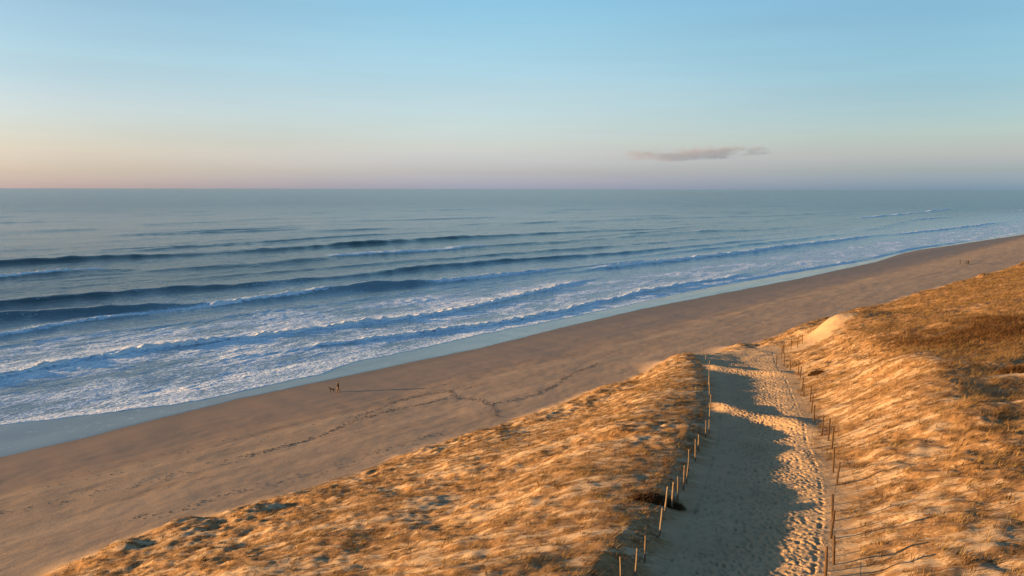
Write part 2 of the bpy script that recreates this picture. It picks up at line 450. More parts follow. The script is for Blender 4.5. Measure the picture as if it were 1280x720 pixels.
def bare_at(x, y):
    # sandy face of the bluff at the end of the path
    dx, dy = x - 43.5, y - 102.0
    t_ = np.clip((dx * 0.78 + dy * 0.62) / 12.0, 0, 1)
    d_ = np.hypot(dx - t_ * 12 * 0.78, dy - t_ * 12 * 0.62) + 0.9 * perlin(x / 2.5, y / 2.5, 57)
    return 1 - sstep(1.8, 3.4, d_)

def trod_at(x, y):
    xl = np.interp(y, LY, LX); xr = np.interp(y, RY, RX)
    w = 0.8 * perlin(x / 2.2, y / 2.2, 55) + 0.4 * perlin(x / 0.8, y / 0.8, 56)
    return np.maximum(bare_at(x, y), sstep(-0.6, 1.4, x - xl + w) * (1 - sstep(-1.0, 1.6, x - xr + 1.3 * w)) * sstep(8, 14, y) * (1 - sstep(108, 118, y + 2 * w)))

def build_land():
    us = graded(-14, 620, [(-14, 0.2), (20, 0.17), (70, 0.2), (120, 0.3), (220, 0.7), (620, 3.0)])
    vs = np.concatenate([graded(-24, 4, [(-24, 0.9), (4, 0.24)])[:-1], graded(4, 62, [(4, 0.2), (62, 0.22)])[:-1],
                         graded(62, 150, [(62, 0.25), (100, 0.6), (150, 1.5)])])
    U, V = np.meshgrid(us, vs, indexing='ij')
    X, Y = xy_of(U, V)
    Z = terrain(X, Y)
    cen = lambda A: 0.25 * (A[:-1, :-1] + A[1:, :-1] + A[1:, 1:] + A[:-1, 1:])
    xc, yc, uc, vc = cen(X), cen(Y), cen(U), cen(V)
    foot = 58.5 - np.interp(uc, SHU, SHV) + 0.9 * perlin(uc / 6.0, uc * 0, 61)
    isbeach = vc > foot
    xl = np.interp(yc, LY, LX); xr = np.interp(yc, RY, RX)
    inpath = (xc > xl + 0.35) & (xc < xr + 1.0) & (yc > 16) & (yc < 108)
    veg = veg_at(X, Y)
    damp = np.clip(sstep(66, 92, V), 0, 1)
    tag(grid_mesh('dune', X, Y, Z, ~isbeach & ~inpath, {'veg': veg, 'trod': trod_at(X, Y)}, M_DUNE), kind='structure')
    tag(grid_mesh('beach', X, Y, Z, isbeach & ~inpath, {'damp': damp}, M_BEACH), kind='structure')
build_land()

def build_path():
    ys = graded(15.6, 108.4, [(15, 0.065), (40, 0.08), (112, 0.2)])
    ts = np.linspace(0, 1, 140)
    Yg, T = np.meshgrid(ys, ts, indexing='ij')
    xl = np.interp(Yg, LY, LX); xr = np.interp(Yg, RY, RX)
    X = xl + 0.05 + (xr - xl + 1.3) * T
    Z = terrain(X, Yg) + 0.006
    edge = np.minimum(T, 1 - T * 0.93)
    footm = sstep(0.05, 0.25, edge + 0.10 * perlin(X / 1.5, Yg / 1.5, 71))
    footm = footm * (0.4 + 0.6 * sstep(-0.2, 0.3, perlin(X / 2.5, Yg / 6.0, 72)))
    # shallow real dents
    d = np.zeros_like(X)
    r = np.random.default_rng(5)
    for _ in range(8200):
        cy = 17 + 92 * r.random() ** 1.5
        l_, r_ = np.interp(cy, LY, LX), np.interp(cy, RY, RX)
        t0 = np.clip(r.normal(0.52, 0.22), 0.12, 0.93)
        cx = l_ + (r_ - l_) * t0
        i0, i1 = np.searchsorted(ys, [cy - 0.5, cy + 0.5])
        sx, sy = 0.065 + 0.05 * r.random(), 0.10 + 0.10 * r.random()
        q = ((X[i0:i1] - cx) / sx) ** 2 + ((Yg[i0:i1] - cy) / sy) ** 2
        d[i0:i1] += -(0.03 + 0.05 * r.random()) * np.exp(-q) + 0.012 * np.exp(-(np.sqrt(q) - 1.5) ** 2 * 3)
    Z = Z + np.clip(d, -0.13, 0.07)
    tag(grid_mesh('sand_path', X, Yg, Z, None, {'foot': footm * trod_at(X, Yg), 'trod': trod_at(X, Yg), 'veg': veg_at(X, Yg)}, M_PATH), kind='structure')
build_path()

# ------------------------------------------------------------------ sea
WU = [-400, 11.5, 20, 30, 41, 54.5, 71, 89, 116, 152, 192, 245, 332, 390, 420, 449, 592, 900, 3000, 60000]
WV = [96, 96.6, 97, 98.5, 99.4, 99.3, 99.4, 98.4, 100.8, 102.6, 101.2, 99.2, 99.5, 105, 105, 101, 88, 80, 60, 0]
FU = [-400, 13.8, 25, 36.8, 47, 57, 63, 68.4, 80.4, 99, 125, 154, 193, 259, 340, 420, 592, 900, 3000, 60000]
FV = [112, 112, 107.3, 103.2, 103.6, 103.6, 106.5, 107.6, 107.4, 109, 108.4, 109.5, 112, 110, 105, 108, 92, 84, 64, 4]
def vw_of(u): return np.interp(u, WU, WV) + 0.35 * perlin(u / 9.0, u * 0, 81) + 0.12 * perlin(u / 2.5, u * 0, 82)
def vf_of(u): return np.interp(u, FU, FV) + 0.7 * perlin(u / 7.0, u * 0, 83) + 0.35 * perlin(u / 2.3, u * 0, 84) + 0.15 * perlin(u / 0.8, u * 0, 85)

def build_wet():
    us = graded(-14, 900, [(-14, 0.3), (60, 0.35), (200, 0.8), (900, 4)])
    ts = np.linspace(0, 1, 30)
    U, T = np.meshgrid(us, ts, indexing='ij')
    a_, b_ = vw_of(U), np.maximum(vf_of(U) + 2.5, vw_of(U) + 2.0)
    V = a_ + (b_ - a_) * T
    X, Y = xy_of(U, V)
    Z = terrain(X, Y) + 0.02 * sstep(0, 0.06, T) + 0.002
    tag(grid_mesh('wet_sand', X, Y, Z, None, None, M_WET), kind='structure')
build_wet()

# (name) crest line: u list, v list, height list, front width, back width
WAVES = [
    # outer swell lines
    ([-200, 50, 88, 126, 158, 191, 243, 281, 381, 480, 620], [370, 356, 351, 341, 339, 341, 338.5, 338.5, 331, 306, 300],
     [1.4, 2.0, 1.7, 0.8, 1.5, 1.9, 1.8, 1.4, 0.9, 0.5, 0], 4.0, 16),
    ([300, 475, 538, 648, 803, 977, 1165, 1400], [450, 442, 426, 423, 367, 355, 370, 370], [0, .7, .8, .9, .8, 1.0, .6, 0], 8, 18),
    ([42, 56, 72, 92, 124, 158, 170, 192, 231, 257, 311, 474, 525, 650], [301, 302, 303, 290, 277, 282, 287, 281, 280, 282, 270, 264, 246, 240],
     [.9, 1.0, .9, .5, .8, .9, .9, 1.0, 1.0, .9, .7, .9, .7, 0], 5, 10),
    ([-50, 31, 42, 57, 72, 89, 109, 145, 165, 207, 249, 312, 392, 470], [228, 228.5, 230, 230.5, 229, 223, 222, 218.5, 219, 217, 207, 199, 197, 195],
     [1.3, 1.5, 1.5, 1.7, 1.1, 1.0, 1.0, .9, 1.4, 1.4, 1.0, .9, .7, 0], 2.8, 9),
    ([-50, 28, 38, 50, 62, 73, 85, 105, 117, 135, 142, 151, 172, 206, 230, 300], [208, 206, 202, 199, 197, 192.5, 190, 192.5, 190, 184.5, 183.5, 182.5, 181, 179, 173, 170],
     [1.3, 1.5, 1.6, 1.7, 1.0, .8, .8, 1.0, 1.9, 1.9, 1.1, .8, .8, .7, .6, 0], 2.3, 7),
    ([-50, 24, 34, 46, 59, 70], [180, 182.5, 185.5, 188, 189, 189.5], [.4, .5, .5, .5, .3, 0], 2.5, 6),
    ([-20, 18.5, 27.6, 34, 42.6, 54, 63, 81.5, 98, 114, 142, 184, 200], [141, 144, 147, 147.5, 147.5, 145, 142, 139.6, 137.3, 137.6, 142, 150, 152],
     [.25, .3, .28, .3, .35, .35, .3, .28, .28, .28, .25, .2, 0], 1.1, 6),
    ([40, 69, 86, 98, 116, 134, 160, 192, 238, 280], [127, 125, 120.5, 119, 116.5, 116.5, 120, 121.5, 120, 120], [0, .2, .25, .25, .25, .25, .2, .25, .2, 0], 1.2, 5),
    ([200, 225, 248, 281, 323, 397, 495, 560], [170, 169.5, 169, 165.5, 163, 161, 158, 155], [.2, .7, .9, .9, .9, .9, .7, 0], 2.2, 7),
    ([760, 834, 944, 1312, 1400], [268, 271, 269, 290, 290], [0, .8, .9, .7, 0], 5, 12),
    ([500, 562, 643, 783, 900], [153, 152, 145, 138, 136], [0, .7, .7, .6, 0], 3, 9),
    ([560, 606, 700, 828, 902, 1000], [186, 186, 200, 213, 206, 200], [0, .8, .7, .8, .8, 0], 4, 9),
    # secondary dark swells between the named ones
    ([60, 130, 200, 300, 420, 520], [256, 250, 243, 233, 222, 215], [0, .5, .6, .7, .6, 0], 3.5, 8),
    ([240, 312, 400, 480, 560], [188, 186, 182, 181, 178], [0, .7, .8, .7, 0], 3, 7),
]
# foam lines: u, v, strength, front width, back width (seaward)
FOAMS = [
    ([-60, 42, 56, 72, 78, 84], [299, 299.5, 301, 302.5, 299, 296], [.85, .9, .95, .85, .3, 0], 2.5, 7),
    ([158, 166, 192, 231, 257, 266], [283, 285, 279, 278, 281, 281], [0, .75, .9, .8, .9, 0], 2.0, 10),
    ([455, 462, 476, 482], [267, 265.5, 265, 264], [0, .85, .85, 0], 2, 4),
    ([-60, 24, 34, 46, 59, 73, 85, 98, 104, 112], [179, 181.5, 184.5, 188, 189, 189.5, 189.5, 191, 192, 190], [.7, .72, .75, .75, .75, .85, .95, .95, .95, .3], 1.8, 5),
    ([138, 146, 152, 158, 166, 174, 182, 200, 212], [182, 182.5, 182, 181, 180.5, 180, 179, 178, 177], [0, .75, .85, .7, .95, .95, .75, .7, 0], 3.0, 4),
    ([-30, 18.5, 27.6, 32, 36, 42.6, 54, 63, 81.5, 98, 114, 142, 178, 187], [140, 143, 146, 146.5, 145.5, 146.6, 144.2, 141.2, 139, 136.8, 137, 141.4, 149.6, 151],
     [.9, .95, .95, .7, .9, 1, 1, 1, 1, 1, 1, 1, .95, 0], 1.2, 12),
    ([60, 69, 86, 98, 116, 134, 160, 192, 238, 255], [126, 124.6, 120, 118.5, 115.6, 115.8, 119.3, 121, 119.4, 119], [0, .8, .95, .95, .95, .95, .85, .95, .8, 0], 1.0, 7),
    ([210, 225, 248, 281, 323, 397, 495, 510], [169, 168.6, 168, 164.5, 162, 160, 157, 157], [.4, .95, 1, 1, .95, .95, .9, 0], 1.6, 5),
    ([820, 834, 944, 1150, 1312, 1330], [270, 270, 268, 280, 289, 290], [0, .9, .95, .95, .9, 0], 4, 9),
    ([520, 562, 643, 783, 800], [151, 150, 143.5, 136.6, 136], [0, .9, .95, .85, 0], 2.5, 6),
    ([790, 828, 902, 915], [212, 211.5, 204.5, 204], [0, .85, .85, 0], 2.5, 5),
    ([1000, 1300, 2500, 4000], [190, 200, 210, 220], [0, .7, .7, .5], 5, 9),
]
def sea_height(U, V):
    wob = 1.6 * perlin(U / 24.0, V / 60.0, 91) + 0.8 * perlin(U / 7.0, V / 14.0, 92)
    Vw = V + wob + 0.35 * perlin(U / 2.6, V / 5.0, 109)
    calm = sstep(0, 14, V - np.interp(U, FU, FV))
    h = np.zeros_like(U)
    for us, vs, hs, wf, wb in WAVES:
        c = np.interp(U, us, vs); am = np.interp(U, us, hs, left=hs[0], right=0)
        am = am * np.clip(1 + 0.42 * perlin(U / 34.0, U * 0 + vs[0], 93) + 0.3 * perlin(U / 8.0, U * 0 + vs[0] + 5, 94), 0.12, 2) * (U < us[-1] + 1)
        d = Vw - c
        h += am * np.where(d < 0, np.exp(-(d / wf) ** 2), np.exp(-(d / wb) ** 2))
    off = sstep(120, 260, V)
    sw = 0.42 * perlin(U / 130.0 + 0.1 * V / 30, V / 34.0, 94) + 0.16 * perlin(U / 50.0, V / 13.0, 95)
    def ridge(a_, b_, sd, k): return np.maximum(0, 1 - np.abs(perlin(U / a_ + 0.004 * V, V / b_, sd)) * k) ** 2
    pres = sstep(-0.15, 0.45, perlin(U / 160.0, V / 60.0, 104))
    rl = (0.75 * ridge(260.0, 48.0, 101, 5.0) + 0.45 * ridge(120.0, 24.0, 102, 4.0) * sstep(-0.2, 0.4, perlin(U / 90.0, V / 40.0, 103))) * pres
    sw = (sw + rl * sstep(190, 260, V)) * (0.25 + 0.75 * off)
    sm = ((0.04 + 0.07 * off) * perlin(U / 9.0, V / 3.6, 96) + 0.06 * perlin(U / 3.0, V / 1.5, 105) + 0.035 * perlin(U / 1.3, V / 0.8, 107) + 0.2 * perlin(U / 26.0, V / 8.0, 106) * off) * np.exp(-np.maximum(V - 350, 0) / 250)
    return h + (sw + sm) * calm, calm

def sea_foam(U, V):
    crest = np.zeros_like(U)
    wob = 1.6 * perlin(U / 24.0, V / 60.0, 91) + 0.8 * perlin(U / 7.0, V / 14.0, 92)
    Vw = V + wob + 0.5 * perlin(U / 1.7, V / 1.7, 97)
    f = np.zeros_like(U)
    vf = np.interp(U, FU, FV)
    # general froth of the surf zone
    outer = np.interp(U, [-100, 40, 110, 190, 240, 480, 900, 4000], [186, 186, 182, 166, 160, 152, 138, 150])
    inside = 1 - sstep(outer - 26, outer + 4, V)
    patch = 0.5 + 0.9 * perlin(U / 22.0, V / 9.0, 98) + 0.4 * perlin(U / 7.0, V / 3.0, 99)
    f = inside * np.clip(0.52 + 0.42 * (patch - 0.5), 0, 0.88)
    near = np.exp(-np.maximum(V - vf - 1, 0) / 9.0)
    f = np.maximum(f, near * np.clip(0.74 + 0.2 * (patch - 0.5), 0, .9) * (1 - 0.5 * sstep(230, 330, U)))
    f = np.maximum(f, 0.9 * (1 - sstep(0.2, 0.9, V - vf_of(U))) * (1 - 0.4 * sstep(200, 300, U)))
    # streaks drifting outside the break
    f = np.maximum(f, 0.33 * np.clip(perlin(U / 30.0, V / 10.0, 100) + 0.55, 0, 1) * (1 - sstep(215, 300, V)))
    for us, vs, ss, wf, wb in FOAMS:
        c = np.interp(U, us, vs); s = np.interp(U, us, ss, right=0) * np.clip(0.95 + 0.35 * perlin(U / 9.0, U * 0 + vs[0], 123), 0.4, 1.0)
        d = Vw - c
        crest = np.maximum(crest, s * np.exp(-((d - 0.5) / 1.2) ** 2))
        f = np.maximum(f, s * np.where(d < 0, np.exp(-(d / wf) ** 2), np.exp(-(d / wb) ** 1.3 if False else -(np.abs(d) / wb) ** 1.3)))
    return np.clip(np.maximum(f, crest * 1.05), 0, 1), crest

def build_sea():
    up = graded(-14, 60000, [(-14, 0.7), (70, 0.75), (200, 1.6), (600, 5), (1500, 16), (6000, 300), (60000, 5000)])
    un = -14 - graded(0.7, 40000, [(0.7, 0.7), (60, 2), (600, 40), (40000, 4000)])
    us = np.concatenate([un[::-1], up])
    ts = np.concatenate([graded(0, 14, [(0, 0.14), (14, 0.35)])[:-1], graded(14, 60000, [(14, 0.36), (100, 0.5), (200, 0.9), (400, 2.2), (900, 7), (3000, 60), (20000, 1500), (60000, 6000)])])
    U, T = np.meshgrid(us, ts, indexing='ij')
    V = vf_of(U) * (1 - sstep(0, 40, T)) + np.interp(U, FU, FV) * sstep(0, 40, T) + T
    h, calm = sea_height(U, V)
    X, Y = xy_of(U, V)
    tz = terrain(X, Y)
    lipz = 0.06 * sstep(0, 0.35, T)
    film = tz + 0.03 + lipz
    Z = np.where(T < 30, film + (np.maximum(h, film) - film) * sstep(0, 3.0, T), h)
    Z[:, 0] = tz[:, 0] - 0.04
    foam, crest = sea_foam(U, V)
    Z = Z + sstep(0.6, 3, T) * sstep(0.5, 0.9, crest) * (0.10 + 0.75 * np.maximum(0, perlin(U / 1.9, V / 1.3, 131)) + 0.3 * np.maximum(0, perlin(U / 0.8, V / 0.7, 132)))
    Z = Z + sstep(0.6, 3, T) * sstep(0.62, 0.95, foam) * (0.26 * np.maximum(0, perlin(U / 1.7, V / 0.9, 121)) + 0.14 * perlin(U / 0.9, V / 0.6, 122))
    deep = sstep(45, 150, T + 14 * perlin(U / 30.0, V / 14.0, 108))
    print('sea verts', U.size)
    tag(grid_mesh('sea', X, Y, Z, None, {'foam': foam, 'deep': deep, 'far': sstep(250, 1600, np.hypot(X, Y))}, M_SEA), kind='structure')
build_sea()

# ------------------------------------------------------------------ small mesh helpers
def mesh_obj(name, verts, faces, mat=None, parent=None, smooth=False):
    me = bpy.data.meshes.new(name)
    me.from_pydata([tuple(map(float, q)) for q in verts], [], faces)
    me.update()
    if smooth: me.polygons.foreach_set('use_smooth', [True] * len(me.polygons))
    if mat: me.materials.append(mat)
    o = bpy.data.objects.new(name, me); COL.objects.link(o)
    if parent: o.parent = parent
    return o

def empty(name, loc, rz=0.0):
    o = bpy.data.objects.new(name, None); COL.objects.link(o)
    o.location = loc; o.rotation_euler = (0, 0, rz); o.empty_display_size = 0.3
    return o

def tube(points, radii, n=8, cap=True):
    """verts/faces of a tube through points"""
    V, F = [], []
    pts = [Vector(p) for p in points]
    for i, p in enumerate(pts):
        d = (pts[min(i + 1, len(pts) - 1)] - pts[max(i - 1, 0)]).normalized()
        ax = d.orthogonal().normalized() if i == 0 else (ax - d * ax.dot(d)).normalized()
        bx_ = d.cross(ax)
        for k in range(n):
            t = 2 * math.pi * k / n
            V.append(p + (ax * math.cos(t) + bx_ * math.sin(t)) * radii[i])
    for i in range(len(pts) - 1):
        for k in range(n):
            F.append((i * n + k, i * n + (k + 1) % n, (i + 1) * n + (k + 1) % n, (i + 1) * n + k))
    if cap:
        F.append(tuple(range(n))[::-1]); F.append(tuple(range((len(pts) - 1) * n, len(pts) * n)))
    return V, F

def flat_mat(name, col, rough=0.85, var=0.25, scale=6.0):
    t = NT(name); p = t.n.new('ShaderNodeTexCoord').outputs['Object']
    n = t.noise(p, scale, 4, 0.6)
    c2 = tuple(c * (1 - var) for c in col); c1 = tuple(min(1, c * (1 + var)) for c in col)
    return t.done(t.bsdf(t.mix(n, c2, c1), rough, t.bump(n, 0.3, 0.01), spec=0.2))

# ------------------------------------------------------------------ fences
def mat_wood(name, ca, cb, cg):
    t = NT(name); p = t.n.new('ShaderNodeTexCoord').outputs['Object']
    oi = t.n.new('ShaderNodeObjectInfo').outputs['Random']
    g = t.noise(t.mapping(p, (14, 14, 1.2)), 2.0, 5, 0.65)
    c = t.mix(oi, ca, cb)
    c = t.mix(t.ramp(g, [(0.35, 0.0), (0.7, 1.0)]), c, cg)
    return t.done(t.bsdf(c, 0.9, t.bump(g, 0.6, 0.015), spec=0.15))
M_WOOD = mat_wood('weathered_wood', (0.28, 0.22, 0.15), (0.15, 0.105, 0.068), (0.13, 0.095, 0.065))
M_WOOD_DARK = mat_wood('dark_wood', (0.12, 0.075, 0.04), (0.06, 0.036, 0.02), (0.05, 0.03, 0.018))
M_WIRE = flat_mat('rusty_wire', (0.10, 0.06, 0.04), 0.7)

def post_mesh(k, mat):
    r = random.Random(k)
    H = 1.0
    rad = 0.036 + 0.011 * r.random()
    pts, rr = [], []
    for i in range(6):
        t = i / 5
        pts.append((0.006 * r.uniform(-1, 1), 0.006 * r.uniform(-1, 1), -0.35 + (H + 0.35) * t)); rr.append(rad * (1.05 - 0.12 * t) * r.uniform(0.96, 1.04))
    pts.append((pts[-1][0], pts[-1][1], H + 0.02)); rr.append(rr[-1] * 0.72)
    V, F = tube(pts, rr, 9)
    me = bpy.data.meshes.new('post'); me.from_pydata([tuple(q) for q in V], [], F); me.materials.append(mat)
    me.update()
    return me
POSTS = [post_mesh(k, M_WOOD) for k in range(5)]
POSTS_DARK = [post_mesh(k + 5, M_WOOD_DARK) for k in range(5)]

def fence(label, pts, seed, hmin, hmax, kinds, thick):
    r = random.Random(seed)
    c = pts[len(pts) // 2]
    base = (c[0], c[1], terrain1(c[0], c[1]))
    root = empty('post_and_wire_fence', base)
    tag(root, label, 'fence', 'fences along the sand path')
    tops = []
    for x, y in pts:
        z = terrain1(x, y)
        h = r.uniform(hmin, hmax)
        o = bpy.data.objects.new('post', kinds[r.randrange(5)]); COL.objects.link(o)
        o.parent = root
        o.location = (x - base[0], y - base[1], z - base[2])
        o.scale = (thick, thick, h)
        o.rotation_euler = (r.gauss(0, 0.025), r.gauss(0.0, 0.03), r.uniform(0, 6.28))
        tops.append(Vector((x - base[0], y - base[1], z - base[2] + h)))
    for lev in (0.12, 0.6):
        P = []
        for a_, b_ in zip(tops[:-1], tops[1:]):
            for t in (0, 0.25, 0.5, 0.75):
                q = a_.lerp(b_, t); q.z -= lev + 0.10 * (t * (1 - t)) * 4; P.append(q)
        q = tops[-1].copy(); q.z -= lev; P.append(q)
        V, F = tube(P, [0.006] * len(P), 4)
        mesh_obj('wire', V, F, M_WIRE, root)
    return root

LEFT_POSTS = [(4.4, 25.3), (5.1, 26.1), (5.8, 27.6), (7.0, 30.2), (7.8, 32.7), (8.4, 33.7), (9.1, 35.2), (9.8, 36.8), (10.3, 38.1), (11.1, 40.7),
              (12.1, 42.8), (13.0, 45.3), (14.7, 49.5), (15.3, 50.7), (17.1, 56.7), (18.7, 62.0), (20.3, 67.7), (22.0, 73.8), (23.6, 79.3), (25.9, 87.2), (27.8, 95.2), (29.0, 101.7)]
RIGHT_POSTS = [(12.6, 25.4), (13.5, 26.6), (14.6, 29.2), (15.7, 31.4), (18.5, 36.8), (19.4, 39.1), (21.8, 44.4), (22.5, 46.4), (22.8, 48.1), (24.2, 52.5), (26.0, 57.0),
               (28.1, 62.0), (28.8, 65.1), (30.0, 68.2), (33.3, 76.4), (34.0, 78.6), (34.9, 83.1), (35.8, 87.3), (35.6, 89.4), (38.5, 95.0), (40.9, 100.4), (41.4, 101.3), (43.5, 103.8), (44.7, 104.4), (46.3, 106.4)]
fence('weathered wooden posts with thin wire along the seaward edge of the shaded sand path', LEFT_POSTS, 3, 1.15, 1.5, POSTS, 1.05)
fence('dark leaning wooden posts with thin wire along the sunlit bank of the sand path', RIGHT_POSTS, 4, 1.25, 1.65, POSTS_DARK, 1.35)

# ------------------------------------------------------------------ grass
def mat_grass(name, stops):
    t = NT(name)
    tone = t.attr('tone')
    col = t.ramp(tone, stops)
    b = t.bsdf(col, 0.8, spec=0.15)
    tr = t.n.new('ShaderNodeBsdfTranslucent'); t.link(col, tr.inputs[0])
    ms = t.n.new('ShaderNodeMixShader'); ms.inputs[0].default_value = 0.25
    t.link(b.outputs[0], ms.inputs[1]); t.link(tr.outputs[0], ms.inputs[2])
    return t.done(ms)
M_MARRAM = mat_grass('dry_marram', [(0.0, (0.04, 0.025, 0.012)), (0.4, (0.12, 0.07, 0.03)), (0.75, (0.29, 0.19, 0.08)), (1.0, (0.15, 0.14, 0.06))])
M_HEATH = mat_grass('brown_heath', [(0.0, (0.035, 0.022, 0.012)), (0.5, (0.085, 0.046, 0.02)), (0.85, (0.15, 0.075, 0.03)), (1.0, (0.10, 0.085, 0.03))])

def blades(name, cx, cy, hgt, spread, nb, width, mat, rng, lean=0.35, bent=True, parent=None, origin=(0, 0, 0)):
    """cx, cy, hgt, spread, width: per-tuft arrays; nb blades each -> one mesh"""
    n = len(cx); N = n * nb
    rep = lambda a_: np.repeat(a_, nb)
    ang = rng.random(N) * 2 * np.pi
    rad = np.sqrt(rng.random(N)) * rep(spread)
    bx_, by_ = rep(cx) + np.cos(ang) * rad * 0.7, rep(cy) + np.sin(ang) * rad * 0.7
    bz = terrain(bx_, by_) - 0.02
    h = rep(hgt) * (0.55 + 0.6 * rng.random(N))
    out = 0.25 + 0.65 * rng.random(N)
    dx = np.cos(ang) * out + lean * (0.6 + 0.8 * rng.random(N)); dy = np.sin(ang) * out + 0.1 * rng.normal(size=N)
    fa = rng.random(N) * np.pi
    w = rep(width) * (0.6 + 0.8 * rng.random(N))
    wx, wy = np.cos(fa) * w / 2, np.sin(fa) * w / 2
    mx, my, mz = bx_ + dx * h * 0.35, by_ + dy * h * 0.35, bz + h * 0.62
    tx, ty, tz = bx_ + dx * h * 0.95, by_ + dy * h * 0.95, bz + h * (0.95 - 0.25 * rng.random(N))
    if bent:
        P = np.stack([np.stack([bx_ - wx, by_ - wy, bz], -1), np.stack([bx_ + wx, by_ + wy, bz], -1),
                      np.stack([mx + wx * .8, my + wy * .8, mz], -1), np.stack([mx - wx * .8, my - wy * .8, mz], -1),
                      np.stack([tx, ty, tz], -1)], 1)
        k = np.arange(N)[:, None] * 5
        tri = np.concatenate([k + [0, 1, 2], k + [0, 2, 3], k + [3, 2, 4]], 0)
        per = 5
    else:
        P = np.stack([np.stack([bx_ - wx, by_ - wy, bz], -1), np.stack([bx_ + wx, by_ + wy, bz], -1), np.stack([tx, ty, tz], -1)], 1)
        tri = np.arange(N * 3).reshape(-1, 3); per = 3
    co = P.reshape(-1, 3) - np.array(origin)
    me = bpy.data.meshes.new(name)
    me.vertices.add(len(co)); me.vertices.foreach_set('co', co.astype(np.float32).ravel())
    me.loops.add(tri.size); me.loops.foreach_set('vertex_index', tri.astype(np.int32).ravel())
    me.polygons.add(len(tri)); me.polygons.foreach_set('loop_start', np.arange(0, tri.size, 3, dtype=np.int32))
    me.update(calc_edges=True)
    tn = np.repeat(np.clip(rep(rng.random(n)) * 0.7 + 0.3 * rng.random(N), 0, 1), per)
    at = me.attributes.new('tone', 'FLOAT', 'POINT'); at.data.foreach_set('value', tn.astype(np.float32))
    me.materials.append(mat)
    o = bpy.data.objects.new(name, me); COL.objects.link(o)
    if parent: o.parent = parent
    return o

def scatter(rng, n, ulo, uhi, vlo, vhi, dens):
    u = ulo + (uhi - ulo) * rng.random(n); v = vlo + (vhi - vlo) * rng.random(n)
    x, y = xy_of(u, v)
    xl = np.interp(y, LY, LX); xr = np.interp(y, RY, RX)
    foot = 57.0 - np.interp(u, SHU, SHV)
    inp = (x > xl - 0.3) & (x < xr - 0.2) & (y > 12) & (y < 116)
    bluff = trod_at(x, y) > 0.45
    # keep what lies inside the wedge of land in front of the viewpoint
    see = (np.abs(x) < 0.80 * y + 6) & (y > 14)
    ok = (v < foot) & ~inp & ~bluff & see & (rng.random(n) < dens(x, y, u, v))
    return x[ok], y[ok], u[ok], v[ok]

def build_grass():
    rng = np.random.default_rng(21)
    def dens(x, y, u, v):
        g = veg_at(x, y)
        return np.clip(0.14 + 0.55 * sstep(0.1, 0.8, g), 0, 1)
    # near field: clumps of blades with open sand between
    x, y, u, v = scatter(rng, 52000, -5, 78, 0, 60, dens)
    n = len(x); print('near tufts', n)
    h = (0.16 + 0.30 * rng.random(n) ** 1.8) * (1 + 0.35 * sstep(2, 10, x - np.interp(y, RY, RX)))
    tag(blades('marram_grass', x, y, h, h * 0.85, 16, 0.018 + 0.016 * rng.random(n), M_MARRAM, rng, lean=0.75, bent=False), 'dry golden-brown marram grass scattered over the near dune', 'grass', kind='stuff')
    # far field
    x, y, u, v = scatter(rng, 80000, 78, 330, 0, 60, dens)
    n = len(x); print('far tufts', n)
    h = 0.24 + 0.40 * rng.random(n) ** 1.6
    tag(blades('marram_grass', x, y, h, h * 0.9, 11, 0.03 + 0.03 * rng.random(n), M_MARRAM, rng, lean=0.7, bent=False), 'dry golden-brown marram grass on the far dune beyond the path', 'grass', kind='stuff')
    # dark heath band on the land-side dune
    def dh(x, y, u, v):
        b = np.exp(-((y - 71 - 0.1 * (x - 48)) / 6.0) ** 2) * sstep(39, 48, x)
        return np.clip(b * (0.7 + 1.3 * perlin(x / 6.0, y / 3.5, 53)), 0, 1)
    x, y, u, v = scatter(rng, 26000, 62, 110, 0, 30, dh)
    n = len(x); print('heath', n)
    h = 0.25 + 0.35 * rng.random(n)
    tag(blades('heath_scrub', x, y, h, h * 1.1, 12, 0.035 + 0.02 * rng.random(n), M_HEATH, rng, lean=0.15, bent=False), 'dark brown low heath in a band across the landward dune', 'heath', kind='stuff')
build_grass()

def shrub(label, x, y, rx, ry, h, seed, n=260):
    rng = np.random.default_rng(seed)
    z = terrain1(x, y)
    root = empty('low_shrub', (x, y, z)); tag(root, label, 'shrub')
    a_ = rng.random(n) * 6.283; r_ = np.sqrt(rng.random(n))
    cx, cy = x + np.cos(a_) * r_ * rx, y + np.sin(a_) * r_ * ry
    hh = h * (0.35 + 0.75 * (1 - r_ ** 2)) * (0.7 + 0.5 * rng.random(n))
    blades('foliage', cx, cy, hh, 0.18 + 0 * hh, 10, 0.03 + 0.015 * rng.random(n), M_HEATH, rng, lean=0.25, parent=root, origin=(x, y, z))
    V, F = [], []
    for k in range(9):
        t = 6.283 * k / 9 + rng.random() * .4
        p0 = Vector((0.12 * math.cos(t), 0.12 * math.sin(t), -0.08)); p2 = Vector((rx * .7 * math.cos(t), ry * .7 * math.sin(t), h * (0.5 + .3 * rng.random())))
        p2.z += terrain1(x + p2.x, y + p2.y) - z
        p1 = p0.lerp(p2, .5); p1.z += h * .12
        v_, f_ = tube([p0, p1, p2], [0.025, 0.018, 0.007], 5)
        F += [tuple(i + len(V) for i in q) for q in f_]; V += v_
    mesh_obj('stem', V, F, M_WOOD, root)
shrub('dark ragged shrub sprawling round the post bases at the seaward fence', 7.7, 34.2, 1.5, 0.6, 0.4, 5, 320)
shrub('small brown shrub just behind the posts of the sunlit fence', 34.9, 76.2, 0.8, 0.6, 0.55, 6, 180)
shrub('wide blackish shrub on the crest of the landward dune', 40.0, 52.0, 1.9, 0.8, 0.7, 7, 460)

